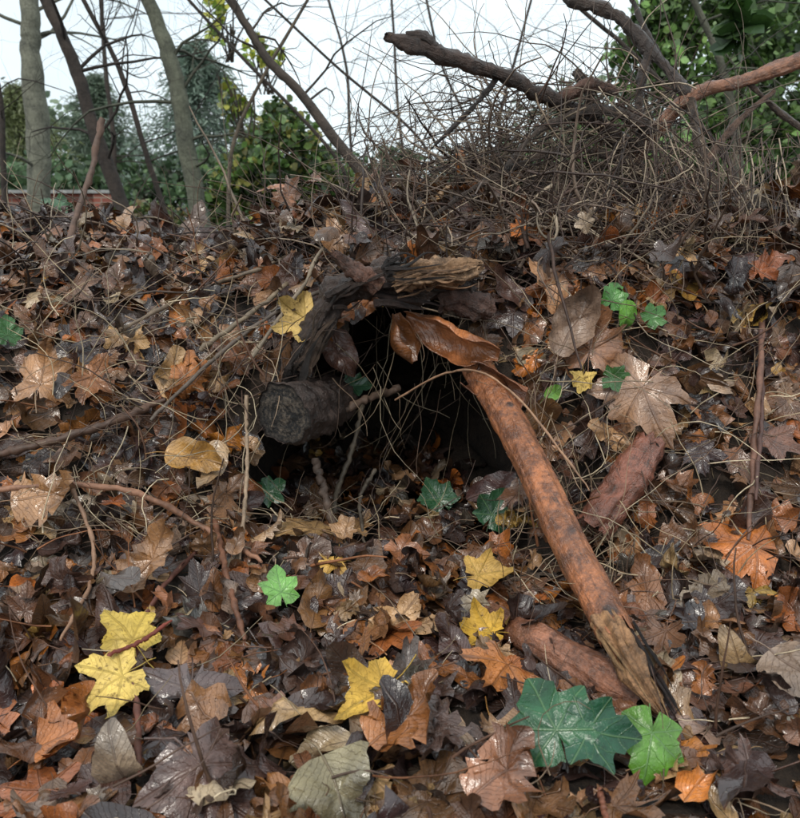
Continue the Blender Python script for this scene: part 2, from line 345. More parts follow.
# ------------------------------------------------------------------ individually visible leaves
def hleaf(name,kind,u,v,size,ang,col,mat,off=.03,kx=.3,ky=.3,cr=.03,face=.5,y=None,seed=1,roll=0.,edge=.7,wx=1.):
    rg=np.random.default_rng(seed)
    p=T(u,v,off) if y is None else P(u,v,y)
    nn=nrm(np.array([p[0]]),np.array([p[1]]))[0]; tc=CAM-p; tc/=np.linalg.norm(tc)
    nv=nn*(1-face)+tc*face+rt*roll; nv/=np.linalg.norm(nv)
    hd=math.cos(RAD(ang))*rt+math.sin(RAD(ang))*up
    R=rot(nv[None],hd[None],np.zeros(1),np.zeros((1,3)))
    m=MB(); batch(m,TM[kind],p[None],R,np.array([size]),np.array([kx]),np.array([ky]),np.array([cr]),np.array([col]),np.array([wx]),rg=rg,edge=edge)
    return m.obj(name,mat)
for i_,(u,v,s,a,c,kx,ky) in enumerate([(132,640,.048,118,(.60,.43,.09),-.7,-.6),(122,676,.050,-130,(.66,.48,.13),.6,-.6),(385,688,.054,-130,(.62,.39,.07),.9,.6),
    (490,632,.042,160,(.54,.32,.04),1.2,.5),(478,575,.042,10,(.50,.31,.08),1.2,.5),(305,318,.055,200,(.58,.40,.14),1.0,.7),(583,378,.027,-95,(.56,.40,.12),1.3,.4),(715,262,.025,30,(.4,.25,.05),.6,.6)]):
    hleaf('yellow_maple_leaf','syc',u,v,s,a,c,M_yel,kx=kx,ky=ky,seed=i_+3,off=.062,face=.5,cr=.05,edge=1.2)
for i_,(u,v,s,a,c,k,kx,ky) in enumerate([
    (643,386,.086,-125,(.29,.165,.10),'syc',-1.,-.9),(322,755,.055,-70,(.20,.17,.10),'wide',.4,-.5),(755,545,.072,150,(.42,.13,.025),'syc',-1.3,-1.),
    (165,452,.055,-10,(.38,.20,.05),'ova',.9,.5),(40,385,.062,80,(.32,.16,.07),'syc',-1.3,.8),
    (185,378,.052,20,(.32,.12,.035),'syc',-1.7,-1.3),(370,745,.055,50,(.34,.13,.04),'oak',1.4,.6),(10,500,.06,10,(.34,.17,.07),'oak',-.9,.7),
    (190,690,.07,-100,(.08,.05,.047),'syc',-.8,-.8),(200,765,.075,-60,(.10,.057,.048),'syc',-.8,-.7),
    (558,355,.07,60,(.28,.19,.14),'ova',1.5,.5),(590,350,.072,80,(.28,.13,.065),'syc',-1.7,.4),(660,175,.045,90,(.36,.13,.05),'ova',1.2,.3),(600,150,.028,100,(.45,.17,.04),'ova',1.2,.3),
    (360,205,.045,170,(.4,.18,.07),'oak',1.,.5),(90,230,.055,180,(.12,.07,.06),'oak',.9,.5),(35,750,.055,30,(.38,.13,.03),'oak',1.2,.9),(120,590,.05,60,(.32,.16,.07),'oak',.8,.7),
    (770,650,.065,-60,(.28,.2,.15),'ova',1.,.6),(218,440,.042,-100,(.38,.25,.14),'ova',-1.2,.4),(470,800,.055,60,(.25,.10,.045),'oak',1.,.6),(420,700,.055,-80,(.10,.06,.05),'oak',1.4,.6)]):
    hleaf({'syc':'sycamore_leaf','oak':'oak_leaf','ova':'beech_leaf','wide':'dead_leaf'}[k],k,u,v,s,a,c,M_leaf,kx=kx,ky=ky,seed=i_+40,off=.055 if i_ else .07,face=.4,cr=.075,edge=1.3)
for i_,(u,v,s,a,c,off,rl,k) in enumerate([(556,730,.052,118,(.020,.090,.036),.095,-.1,'ivy'),(588,732,.042,-8,(.012,.062,.030),.105,.1,'ivy'),(652,733,.042,-105,(.085,.22,.022),.085,.2,'ivy'),
    (281,592,.030,100,(.14,.33,.07),.07,0,'ivy'),(612,300,.028,70,(.06,.19,.035),.06,.2,'ivy'),(626,300,.034,-80,(.13,.31,.05),.07,.5,'ova'),(612,378,.026,-10,(.035,.11,.025),.06,0,'ivy'),
    (8,335,.030,90,(.035,.11,.03),.04,.2,'ivy'),(60,212,.045,150,(.04,.10,.05),.05,0,'ivy'),(545,398,.024,30,(.15,.32,.05),.06,.3,'ova'),(652,318,.024,40,(.05,.16,.03),.06,.1,'ivy')]):
    hleaf('ivy_leaf',k,u,v,s,a,c,M_ivy,off=off,kx=.55 if i_ not in(0,2) else -.6,ky=-.55,cr=.04,face=.78,seed=80+i_,roll=rl,edge=.45)
for i_,(u,v,y,s,a) in enumerate([(492,515,1.08,.040,60),(440,500,1.2,.04,120),(268,492,1.12,.030,30),(352,385,1.22,.028,0)]):
    hleaf('ivy_leaf','ivy',u,v,s,a,(.015,.065,.025),M_ivy,y=y,seed=120+i_,face=.4)
# ------------------------------------------------------------------ logs and branches
def nz3(p,s): return mn.noise(Vector(p)*s)
def log(name,pts,radii,col,mat,n=28,m=60,rag0=0,rag1=0,amp=.12,fs=30,endmat=None,endcol=(.2,.13,.08),parent=None,seed=0,knots=(),flute=0.,er=.22):
    rg=np.random.default_rng(seed); p=catmull(pts,m); r=np.interp(np.linspace(0,1,m),np.linspace(0,1,len(radii)),radii)
    t,X,Y=frames(p); th=np.linspace(0,2*np.pi,n,endpoint=False); V=np.zeros((m,n,3)); C=np.zeros((m,n,3))
    jag0=rg.uniform(0,1,n)**2*rag0; jag1=rg.uniform(0,1,n)**2*rag1; ks=[(np.array(k[0]),k[1]) for k in knots]
    for a in range(m):
        for b_ in range(n):
            d=math.cos(th[b_])*X[a]+math.sin(th[b_])*Y[a]; q=p[a]+d*r[a]
            k=1+amp*nz3(q,fs)*1.2+amp*.6*nz3(q,fs*3)+amp*.35*nz3(q,fs*7)+flute*mn.noise(Vector((math.cos(th[b_])*3,math.sin(th[b_])*3,a/m*2.+seed)))
            w0=max(0,1-a/6); w1=max(0,1-(m-1-a)/6); cc=np.array(col)*(1+.5*nz3(q,15))
            for kp,kr in ks:
                dk=np.linalg.norm(q-kp)
                if dk<kr*2: f=max(0,1-dk/kr); k+=.22*math.exp(-(dk/kr)**2*2)-.2*f; cc=cc*(1-.92*min(1,f*2.2))
            V[a,b_]=p[a]+d*r[a]*k+t[a]*(jag0[b_]*w0)-t[a]*(jag1[b_]*w1)
            C[a,b_]=cc
    i=np.arange(m-1)[:,None]*n; j=np.arange(n)[None]; k=(j+1)%n
    L=np.concatenate([[0],np.cumsum(np.linalg.norm(np.diff(p,axis=0),axis=1))])
    mb=MB(); mb.add(V.reshape(-1,3),np.stack([i+j,i+k,i+n+k,i+n+j],-1).reshape(-1,4),C.reshape(-1,3),np.stack([np.tile(np.abs(th-np.pi),m),np.repeat(L,n)],1))
    root=mb.obj(name,mat,parent=parent)
    em=MB()
    for e,s,rg_ in ((0,1,rag0),(m-1,-1,rag1)):
        rings=12; vv=[]
        for k_ in range(rings+1):
            f=1-k_/rings
            for b_ in range(n):
                q=p[e]+(V[e,b_]-p[e])*f*(.99) ; 
                q=q+t[e]*s*(rg_*.9+.0015)+t[e]*(nz3(q,90)+.6*nz3(q,230))*r[e]*er*(f<.97)
                vv.append(q)
        i=np.arange(rings)[:,None]*n
        em.add(vv,np.stack([i+j,i+k,i+n+k,i+n+j],-1).reshape(-1,4),endcol,np.stack([np.repeat(np.arange(rings+1)*1.,n),np.tile(th*.02,rings+1)],1))
    em.obj('wood_end',endmat or M_wood,parent=root)
    return root
def shards(parent,base,tip,wid,nsh,col,seed,name='splinters',spread=.5,mat=None,flat=1.,lmin=.45,wr=(.12,.3),wob=.0015):
    rg=np.random.default_rng(seed); mb=MB(); base=np.array(base);tip=np.array(tip); ax=tip-base; Ln=np.linalg.norm(ax); ax/=Ln
    a=np.cross(ax,[0,0,1.]); a/=np.linalg.norm(a); b_=np.cross(ax,a)
    for k in range(nsh):
        o=(a*rg.normal(0,spread)+b_*rg.normal(0,spread)*flat)*wid; l=Ln*rg.uniform(lmin,1.05)
        p0=base+o; p1=base+o*.9+ax*l+rg.normal(0,wob*1.5,3)
        tp=catmull([p0,(p0*2+p1)/3+rg.normal(0,wob,3),(p0+p1*2)/3+rg.normal(0,wob,3),p1],12); w=wid*rg.uniform(*wr)
        tube(mb,tp,np.array([1,1,1,.98,.95,.9,.85,.75,.6,.45,.3,.05])*w*(1+rg.normal(0,.16,12)),np.array(col)*rg.uniform(.4,1.3),n=5)
    return mb.obj(name,mat or M_wood,parent=parent,smooth=False)
OR=(.36,.125,.045)
A=P(478,368,1.12); B=P(520,440,.99); C_=P(565,535,.853); D=P(612,628,.744); E=P(668,718,.66)
D1=D+(E-D)*.16
mainb=log('orange_branch',[A,B,C_,D1],[.0225,.0205,.0190,.0185],OR,M_orange,n=48,m=150,rag0=.01,rag1=.022,amp=.08,fs=22,seed=4,flute=.12,
    knots=[(P(572,527,.835),.009),(P(553,462,.93),.006),(P(610,612,.745),.012),(P(510,405,1.02),.007),(P(588,575,.79),.005),(P(538,480,.93),.005)])
log('heartwood',[D-(E-D)*.1+np.array([-.004,0,0]),D+(E-D)*.4+np.array([-.006,0,0]),E+np.array([-.003,0,0])],[.0135,.0125,.009,.003],(.36,.19,.09),M_wood,n=40,m=50,rag1=.02,amp=.3,fs=34,seed=6,flute=1.3,parent=mainb)
shards(mainb,D+np.array([-.006,-.004,.002]),E+np.array([-.006,0,.002]),.015,16,(.46,.27,.13),5,spread=.4,lmin=.4,wr=(.06,.18),wob=.002)
shards(mainb,D+np.array([.009,-.002,.0]),E+np.array([.010,.0,.002]),.010,20,(.035,.018,.014),6,name='dark_bark_strip',lmin=.7,mat=M_bark)
shards(mainb,D+np.array([-.010,-.008,.006]),D+(E-D)*.45+np.array([-.012,-.006,.003]),.010,8,OR,7,name='orange_bark_strip',spread=.6,mat=M_orange)
log('short_branch',[T(492,618,.035),T(545,645,.045),T(598,675,.045),T(646,704,.035)],[.015,.018,.019,.017],(.29,.115,.06),M_orange,n=34,m=80,rag0=.006,rag1=.006,amp=.18,fs=28,seed=9,flute=.2,knots=[(T(530,633,.06),.006)])
log('rotten_branch',[T(652,440,.04),T(626,482,.05),T(592,530,.055)],[.021,.024,.023],(.24,.08,.045),M_orange,n=34,m=60,rag0=.01,rag1=.008,amp=.2,seed=11,flute=.2,endcol=(.03,.02,.015))
DK=(.050,.030,.023)
m,nt,b=newmat('sawn_end'); g=N(nt,'ShaderNodeTexCoord').outputs['Object']; n1=noi(nt,g,300,4,.8); n2=noi(nt,g,70,4)
uv=N(nt,'ShaderNodeAttribute',attribute_name='luv'); sp=N(nt,'ShaderNodeSeparateXYZ'); nt.links.new(uv.outputs['Vector'],sp.inputs[0])
rg_=mth(nt,'SINE',mth(nt,'MULTIPLY',mth(nt,'ADD',sp.outputs[0],mth(nt,'MULTIPLY',n2,2.)),3.2))
hh=mth(nt,'ADD',mth(nt,'MULTIPLY',mth(nt,'ADD',n1,n2),.5),mth(nt,'MULTIPLY',rg_,.03))
c=mixc(nt,rmp(nt,hh,.46,.66),(.005,.004,.004),(.15,.115,.085)); c=mixc(nt,rmp(nt,sp.outputs[0],0.,2.2,.85,0),c,(.02,.014,.011))
nt.links.new(c,b.inputs['Base Color']); b.inputs['Roughness'].default_value=.6
bp=N(nt,'ShaderNodeBump'); bp.inputs['Distance'].default_value=.008; nt.links.new(hh,bp.inputs['Height']); nt.links.new(bp.outputs[0],b.inputs['Normal']); M_end=m
sl_=log('sawn_log',[P(282,414,1.03),P(305,410,1.09),P(335,400,1.2)],[.038,.040,.035],DK,M_bark,n=64,m=60,rag0=.002,amp=.14,fs=35,endmat=M_end,seed=3,flute=.18,er=.07)
al0=log('arch_log',[P(292,392,1.12),P(306,350,1.13),P(335,300,1.14),P(370,282,1.13),P(420,284,1.12),P(482,282,1.13)],[.014,.017,.022,.024,.020,.014],(.06,.038,.030),M_bark,n=44,m=130,rag0=.01,rag1=.03,amp=.5,fs=26,seed=12,flute=.5)
for q,(a_,b2,c) in enumerate([((302,372),(338,300),(.12,.075,.05)),((330,300),(395,272),(.08,.05,.038)),((375,290),(445,296),(.05,.03,.025)),((285,395),(318,335),(.03,.02,.016))]):
    shards(al0,P(*a_,1.105),P(*b2,1.11),.02,7,c,50+q,name='bark_flakes',mat=M_bark,wob=.005,wr=(.10,.3))
al=log('broken_stub',[P(378,287,1.10),P(350,266,1.09),P(330,250,1.085)],[.014,.012,.007],(.16,.075,.05),M_bark,n=24,m=34,rag1=.01,amp=.5,fs=40,seed=14,flute=.4)
log('torn_wood',[P(392,284,1.09),P(425,276,1.085),P(455,272,1.09),P(484,264,1.095)],[.009,.016,.016,.005],(.30,.175,.095),M_wood,n=44,m=60,rag0=.01,rag1=.02,amp=.5,fs=34,seed=18,flute=1.3,parent=al)
shards(al,P(395,282,1.078),P(478,268,1.083),.018,16,(.32,.18,.10),15,spread=.45,lmin=.25,wob=.006,wr=(.05,.18))
shards(al,P(385,272,1.08),P(450,262,1.085),.012,12,(.035,.022,.018),16,name='bark_flakes',spread=.5,lmin=.3,wob=.005,mat=M_bark)
log('rotten_log',[P(440,300,1.13),P(465,300,1.12),P(492,312,1.13)],[.016,.018,.016],(.11,.055,.04),M_bark,n=28,m=34,rag0=.006,rag1=.006,amp=.45,fs=40,seed=16,flute=.3)
def curl(name,pts,r,a0,a1,col,seed,mat=M_orange,n=30,m=56):
    p=catmull(pts,m); t,X,Y=frames(p); V=[];C=[];UV=[]
    rr=catmull([[x,0,0] for x in r],m)[:,0]
    for a in range(m):
        s=a/(m-1); e=.35*math.sin(5*s+seed)+.18*math.sin(13*s+seed)
        aa=np.linspace(a0+e,a1-e*.8,n)
        for b_ in range(n):
            d=math.cos(aa[b_])*X[a]+math.sin(aa[b_])*Y[a]; q=p[a]+d*rr[a]*(1+.45*nz3(p[a]+d*.03,22)+.12*nz3(p[a]+d*.03,70)); V.append(q); C.append(np.array(col)*(1+.8*nz3(q,20))); UV.append((s*2,abs(b_/(n-1)-.5)))
    i=np.arange(m-1)[:,None]*n; j=np.arange(n-1)[None]
    mb=MB(); mb.add(V,np.stack([i+j,i+j+1,i+n+j+1,i+n+j],-1).reshape(-1,4),C,UV); o=mb.obj(name,mat)
    s_=o.modifiers.new('thick','SOLIDIFY'); s_.thickness=.0012; return o
curl('bark_curl',[P(402,318,1.15),P(435,334,1.11),P(468,350,1.08),P(498,358,1.07)],[.010,.024,.022,.012],-1.2,1.9,(.27,.10,.038),2,mat=M_leaf)
curl('bark_curl',[P(470,372,1.08),P(495,388,1.05),P(525,398,1.04)],[.018,.026,.014],-1.9,1.6,(.18,.07,.035),5,mat=M_leaf)
curl('bark_curl',[P(398,312,1.14),P(408,340,1.13),P(416,362,1.13)],[.012,.022,.006],-2.6,.8,(.27,.10,.033),8,mat=M_leaf)
bl=[([(385,36,1.33),(405,42,1.34),(440,54,1.36),(500,75,1.4),(548,98,1.45),(592,120,1.5),(632,160,1.53),(650,230,1.56)],[4,6,6,5.5,6.5,7.5,9,8],(.075,.045,.034)),
 ([(860,40,1.45),(800,60,1.47),(745,80,1.49),(695,94,1.5),(655,130,1.52),(628,165,1.53)],[7,7,6,6,8,8],(.36,.15,.075)),
 ([(560,-60,1.6),(572,-5,1.58),(615,14,1.56),(650,50,1.54),(690,96,1.5)],[5,6,6,5,5],(.07,.048,.038)),
 ([(660,225,1.45),(690,185,1.46),(735,125,1.47),(775,90,1.48)],[4,4,3,2.5],(.17,.10,.07)),
 ([(592,120,1.5),(588,90,1.49),(575,70,1.5)],[8,6,3],(.06,.038,.03)),
 ([(560,98,1.46),(590,85,1.44),(618,92,1.45)],[5,6,3],(.13,.065,.045)),
 ([(620,-30,1.8),(650,40,1.75),(690,110,1.7),(720,200,1.65)],[3,3,3,3],(.07,.05,.04)),
 ([(500,75,1.4),(470,110,1.4),(430,150,1.42)],[3,2,1],(.06,.045,.04)),
 ([(440,54,1.36),(425,38,1.35),(405,34,1.34)],[4,4,2],(.06,.038,.03)),
 ([(745,80,1.49),(790,120,1.5),(840,150,1.5)],[3,2.5,2],(.12,.08,.06)),
 ([(650,50,1.54),(640,90,1.52),(640,150,1.5)],[4,4,4],(.07,.048,.038)),
 ([(655,130,1.5),(600,110,1.46),(540,130,1.42),(500,175,1.38)],[5,4,3,1.5],(.08,.055,.042)),
 ([(630,160,1.5),(560,150,1.44),(480,185,1.38),(420,225,1.33)],[4,3,2.5,1.2],(.09,.06,.045)),
 ([(690,96,1.5),(700,160,1.45),(715,230,1.4),(722,300,1.33)],[4,3.5,3,1.5],(.11,.075,.055))]
for q,(pp,rr,cc) in enumerate(bl):
    log('dead_branch',[P(*a) for a in pp],[r*1.5/F for r in rr],cc,M_bark if q!=1 else M_orange,n=18,m=90,rag0=.004,rag1=.004,amp=.55 if q!=1 else .3,fs=30,seed=20+q,flute=.25)
# ------------------------------------------------------------------ sticks on the surface
def stick(name,pts,w,col,off=.035,n=8,mat=M_twig,ys=None):
    mb=MB(); pp=[T(u,v,off) if ys is None else P(u,v,ys[k]) for k,(u,v) in enumerate(pts)]
    p=catmull(pp,36); d=np.linalg.norm(p-CAM,axis=1).mean(); r=w/2*d/F
    rr=r*(1+.15*np.sin(np.arange(36)*1.3)+rng.normal(0,.09,36)); rr[-4:]*=np.array([.9,.8,.65,.4]); p=p+rng.normal(0,r*.2,(36,3))
    tube(mb,p,rr,col,n=n); return mb.obj(name,mat)
stick('twig',[(103,118),(88,180),(66,250),(45,335)],6,(.12,.07,.05),ys=[1.42,1.38,1.3,1.2])
stick('twig',[(-20,458),(50,442),(110,422),(165,400)],8,(.10,.055,.037),off=.05)
stick('twig',[(-20,490),(80,485),(150,498),(215,535),(262,562)],6,(.26,.13,.08),off=.06)
stick('twig',[(72,487),(92,540),(90,585),(60,640)],4,(.28,.16,.10),off=.07)
stick('twig',[(210,540),(165,585),(135,650),(138,720),(140,775)],5,(.13,.05,.035),off=.05)
stick('twig',[(215,520),(228,580),(245,640)],6,(.16,.07,.04),off=.05)
stick('twig',[(246,395),(247,470),(240,560)],4,(.3,.21,.14),off=.06)
stick('twig',[(757,225),(762,330),(755,440),(748,540)],5,(.16,.08,.055),off=.05)
stick('twig',[(760,330),(762,400),(756,500)],4,(.10,.05,.04),off=.06)
stick('red_leaf_stalk',[(108,655),(140,642),(172,620)],4,(.18,.04,.025),off=.075)
stick('twig',[(398,388),(360,402),(318,425)],8,(.11,.07,.05),ys=[1.22,1.17,1.12])
stick('twig',[(362,405),(352,450),(335,500),(338,545)],5,(.13,.10,.07),ys=[1.2,1.18,1.16,1.14])
stick('twig',[(315,460),(325,495),(340,548)],8,(.12,.08,.06),ys=[1.12,1.11,1.08])
stick('twig',[(375,470),(360,500),(365,545)],4,(.10,.08,.06),ys=[1.2,1.16,1.1])
stick('twig',[(395,400),(440,375),(480,372),(520,400),(560,450),(590,490)],2.2,(.30,.17,.10),ys=[1.1,1.05,1.01,.96,.9,.86])
stick('twig',[(600,790),(604,810),(610,840)],5,(.25,.09,.05),off=.05)
stick('twig',[(200,350),(280,290),(330,240)],5,(.2,.15,.10),off=.05)
stick('twig',[(150,420),(230,345),(300,300),(400,262)],4,(.12,.09,.07),off=.06)
stick('twig',[(250,360),(300,290),(350,230),(430,205)],3,(.22,.17,.12),off=.07)
stick('twig',[(120,330),(200,290),(290,255),(370,215)],3,(.18,.13,.09),off=.06)
# ------------------------------------------------------------------ dry stems / straw
straw=MB()
def straws(n,u0,u1,v0,v1,L,r,cols,down=.3,off=(.01,.06),dirfn=None,bend=.9):
    for k in range(n):
        u=rng.uniform(u0,u1); v=rng.uniform(v0,v1); p=T(u,v,rng.uniform(*off))
        d=rng.normal(0,1,3)*np.array([1,.45,.8]); 
        if dirfn is not None: d=dirfn()
        c=np.array(cols[rng.integers(len(cols))])*rng.uniform(.6,1.3)
        pts=wander(p,d,rng.uniform(*L),9,bend,down); rr=rng.uniform(*r)*np.linspace(1,.4,9)
        zz=h0(pts[:,0],pts[:,1])+.008; pts[:,2]=np.where((pts[:,1]>1.27)|(pts[:,1]<1.0),np.maximum(pts[:,2],zz),pts[:,2])
        if blocks(pts): continue
        tube(straw,pts,rr,c,n=4,cap=False)
SC=[(.36,.27,.17),(.25,.17,.11),(.16,.10,.07),(.5,.40,.27),(.10,.06,.045)]
straws(360,0,260,250,540,(.05,.2),(.0005,.0011),SC)
straws(360,520,800,190,600,(.05,.22),(.0005,.0011),SC)
straws(130,220,300,330,560,(.06,.18),(.0004,.001),SC,down=.9)
straws(190,500,640,380,640,(.05,.15),(.0004,.001),SC,down=.9,dirfn=lambda:np.array([rng.normal(0,.5),rng.normal(-.2,.3),rng.normal(-.3,1)]))
straws(100,0,800,560,818,(.03,.12),(.0005,.0011),SC,down=.2)
straws(130,0,800,260,818,(.04,.14),(.001,.0022),[(.13,.065,.04),(.2,.08,.035),(.08,.045,.03)],down=.1,bend=.4)
for k in range(70):
    u=rng.uniform(290,505); p=P(u,rng.uniform(310,400),rng.uniform(1.13,1.3)); c=np.array(SC[rng.integers(4)])*rng.uniform(.3,.9)
    tube(straw,wander(p,[rng.normal(0,.4),rng.normal(0,.3),-1],rng.uniform(.05,.2),9,.8,.2),rng.uniform(.0003,.0009)*np.linspace(1,.4,9),c,n=4,cap=False)
for k in range(90):
    p=P(rng.uniform(250,520),rng.uniform(490,580),rng.uniform(1.02,1.15)); c=np.array(SC[rng.integers(5)])*rng.uniform(.4,1.1)
    p[2]=max(p[2],.05)
    tube(straw,wander(p,[rng.normal(0,1),rng.normal(0,.4),rng.normal(.1,.4)],rng.uniform(.05,.13),9,.9,.4),rng.uniform(.0004,.001)*np.linspace(1,.4,9),c,n=4,cap=False)
straw.obj('dry_grass',M_twig)
# ------------------------------------------------------------------ brush pile on the ridge
brush=MB()
TC=[(.12,.08,.06),(.17,.12,.09),(.06,.038,.03),(.27,.2,.14),(.045,.028,.022),(.36,.28,.2),(.08,.045,.033)]
def bt_(pts,r,c):
    if blocks(pts): return
    tube(brush,pts,r,c,n=4,cap=False)
for k in range(1500):
    x=rng.normal(.15,.2); y=rng.uniform(1.2,1.7)
    z=h0(x,y)+abs(rng.normal(0,.06))*math.exp(-((x-.2)/.24)**2)+.008
    d=np.array([rng.normal(-.4,.8),rng.normal(-.15,.5),rng.normal(.15,.65)])
    L=rng.uniform(.06,.3); w=rng.random()
    bt_(wander((x,y,z),d,L,10,1.,.35),(rng.uniform(.0006,.0015) if w<.88 else rng.uniform(.0018,.0038))*np.linspace(1,.35,10),np.array(TC[rng.integers(7)])*rng.uniform(.5,1.2))
for k in range(420):  # loose twigs over the whole upper bank
    x=rng.uniform(-.75,.8); y=rng.uniform(1.2,1.7); z=h0(x,y)+rng.uniform(.01,.04)
    bt_(wander((x,y,z),[rng.normal(0,1),rng.normal(-.1,.5),rng.normal(.15,.35)],rng.uniform(.06,.26),10,.9,.5),rng.uniform(.0006,.0022)*np.linspace(1,.35,10),np.array(TC[rng.integers(7)])*rng.uniform(.5,1.2))
for k in range(560):  # arching stems from the branch clump down and to the left
    p=P(rng.uniform(480,700),rng.uniform(80,200),rng.uniform(1.4,1.65))
    d=np.array([rng.normal(-.5,.8),rng.normal(-.1,.4),rng.normal(-.3,.7)])
    bt_(wander(p,d,rng.uniform(.1,.42),12,.9,.6),rng.uniform(.0006,.0018)*np.linspace(1,.3,12),np.array(TC[rng.integers(7)])*rng.uniform(.5,1.2))
for k in range(300):
    u=rng.uniform(600,800); p=P(u,rng.uniform(130,230),rng.uniform(1.3,1.6))
    bt_(wander(p,[rng.normal(0,.35),-.35,-1],rng.uniform(.1,.35),11,.9,.1),rng.uniform(.0006,.0015)*np.linspace(1,.4,11),np.array(TC[rng.integers(7)])*rng.uniform(.6,1.3))
for k in range(190):
    p=P(rng.uniform(340,760),rng.uniform(130,215),rng.uniform(1.45,1.8))
    bt_(wander(p,[rng.normal(.2,.6),0,1],rng.uniform(.08,.28),11,.8,.0),rng.uniform(.0005,.0014)*np.linspace(1,.3,11),np.array(TC[rng.integers(7)])*rng.uniform(.5,1.))
brush.obj('brush_pile',M_twig)
# ------------------------------------------------------------------ background trees
def tw(mb,p,d,L,r,lev,col,rg,up_=.15,dens=4,bend=.35):
    n=8; pts=wander(p,d,L,n,bend,-up_,rg); rr=r*np.linspace(1,.3,n); tube(mb,pts,rr,col,n=5 if r>.008 else 4,cap=False)
    if lev>0:
        for k in range(dens):
            s=rg.integers(2,n); dd=pts[s]-pts[s-1]; dd/=np.linalg.norm(dd); q=rg.normal(0,1,3); q[1]*=.6; q/=np.linalg.norm(q)
            tw(mb,pts[s],dd*.6+q*.8,L*rg.uniform(.35,.65),rr[s]*.55,lev-1,col,rg,up_,dens,bend)
def trunk(name,pts,y,wpx,col,seed,nb=10,lev=2):
    rg=np.random.default_rng(seed); pp=[P(u,v,y) for u,v in pts]
    e=pp[-1]-pp[-2]; e/=np.linalg.norm(e); b0=pp[-1].copy(); g=b0+np.array([e[0]*.3,0,0]); g[2]=h0(g[0],g[1])-.03
    pp.append(g); t0=pp[0]+(pp[0]-pp[1])/np.linalg.norm(pp[0]-pp[1])*y*.35; pp=[t0]+pp
    p=catmull(pp,50); r=wpx/2*y/F; k1=np.convolve(rg.normal(0,.09,54),np.ones(5)/5,'valid'); rr=r*np.linspace(.6,1.15,50)*(1+k1)
    w=np.stack([np.convolve(rg.normal(0,r*.35,56),np.ones(7)/7,'valid') for _ in range(3)],1); p=p+w; mb=MB(); tube(mb,p,rr,col,n=12)
    for k in range(nb):
        s=rg.integers(1,36); q=rg.normal(0,1,3); q[2]=abs(q[2])*.6; q[1]*=.5
        tw(mb,p[s],q,y*rg.uniform(.08,.2),min(r*.25,.0022*y),lev,np.array(col)*.8,rg,bend=.9)
    return mb.obj(name,M_trunk)
G2=(.055,.042,.035)
trunk('bare_tree',[(28,-20),(33,60),(40,190)],5.,22,(.17,.17,.13),1,6)
trunk('bare_tree',[(38,-20),(72,60),(98,140),(135,240)],3.2,14,G2,2,7)
trunk('bare_tree',[(140,-20),(170,60),(186,140),(208,250)],3.,18,(.12,.125,.09),3,6)
trunk('bare_tree',[(225,-10),(262,50),(310,105),(372,185)],2.4,10,(.08,.062,.05),4,9)
trunk('bare_tree',[(78,-10),(120,70),(150,165),(172,235)],3.6,6,G2,5,8)
trunk('bare_tree',[(308,0),(262,80),(232,150),(228,240)],2.8,4,(.14,.11,.08),6,6)
trunk('bare_tree',[(180,-10),(235,50),(330,150),(350,200)],3.4,4,G2,7,8)
trunk('bare_tree',[(255,-10),(340,70),(420,140),(440,200)],3.0,3,G2,8,8)
trunk('bare_tree',[(560,-10),(640,60),(720,150),(740,200)],3.2,5,G2,9,6)
trunk('bare_tree',[(690,-10),(720,60),(735,130),(740,200)],4.,9,(.11,.11,.08),10,6)
trunk('bare_tree',[(420,-30),(440,60),(470,130),(480,200)],5.5,3,G2,11,12)
trunk('bare_tree',[(-20,20),(0,100),(5,200)],3.4,6,G2,12,6)
trunk('bare_tree',[(540,-30),(515,60),(500,120),(500,200)],7,3,G2,13,12)
trunk('bare_tree',[(320,-30),(345,60),(350,130),(355,200)],7,3,G2,14,14)
trunk('bare_tree',[(100,-30),(105,60),(112,130),(115,200)],7,5,G2,15,8)
trunk('bare_tree',[(390,-30),(395,60),(400,130),(410,200)],9,3,G2,16,14)
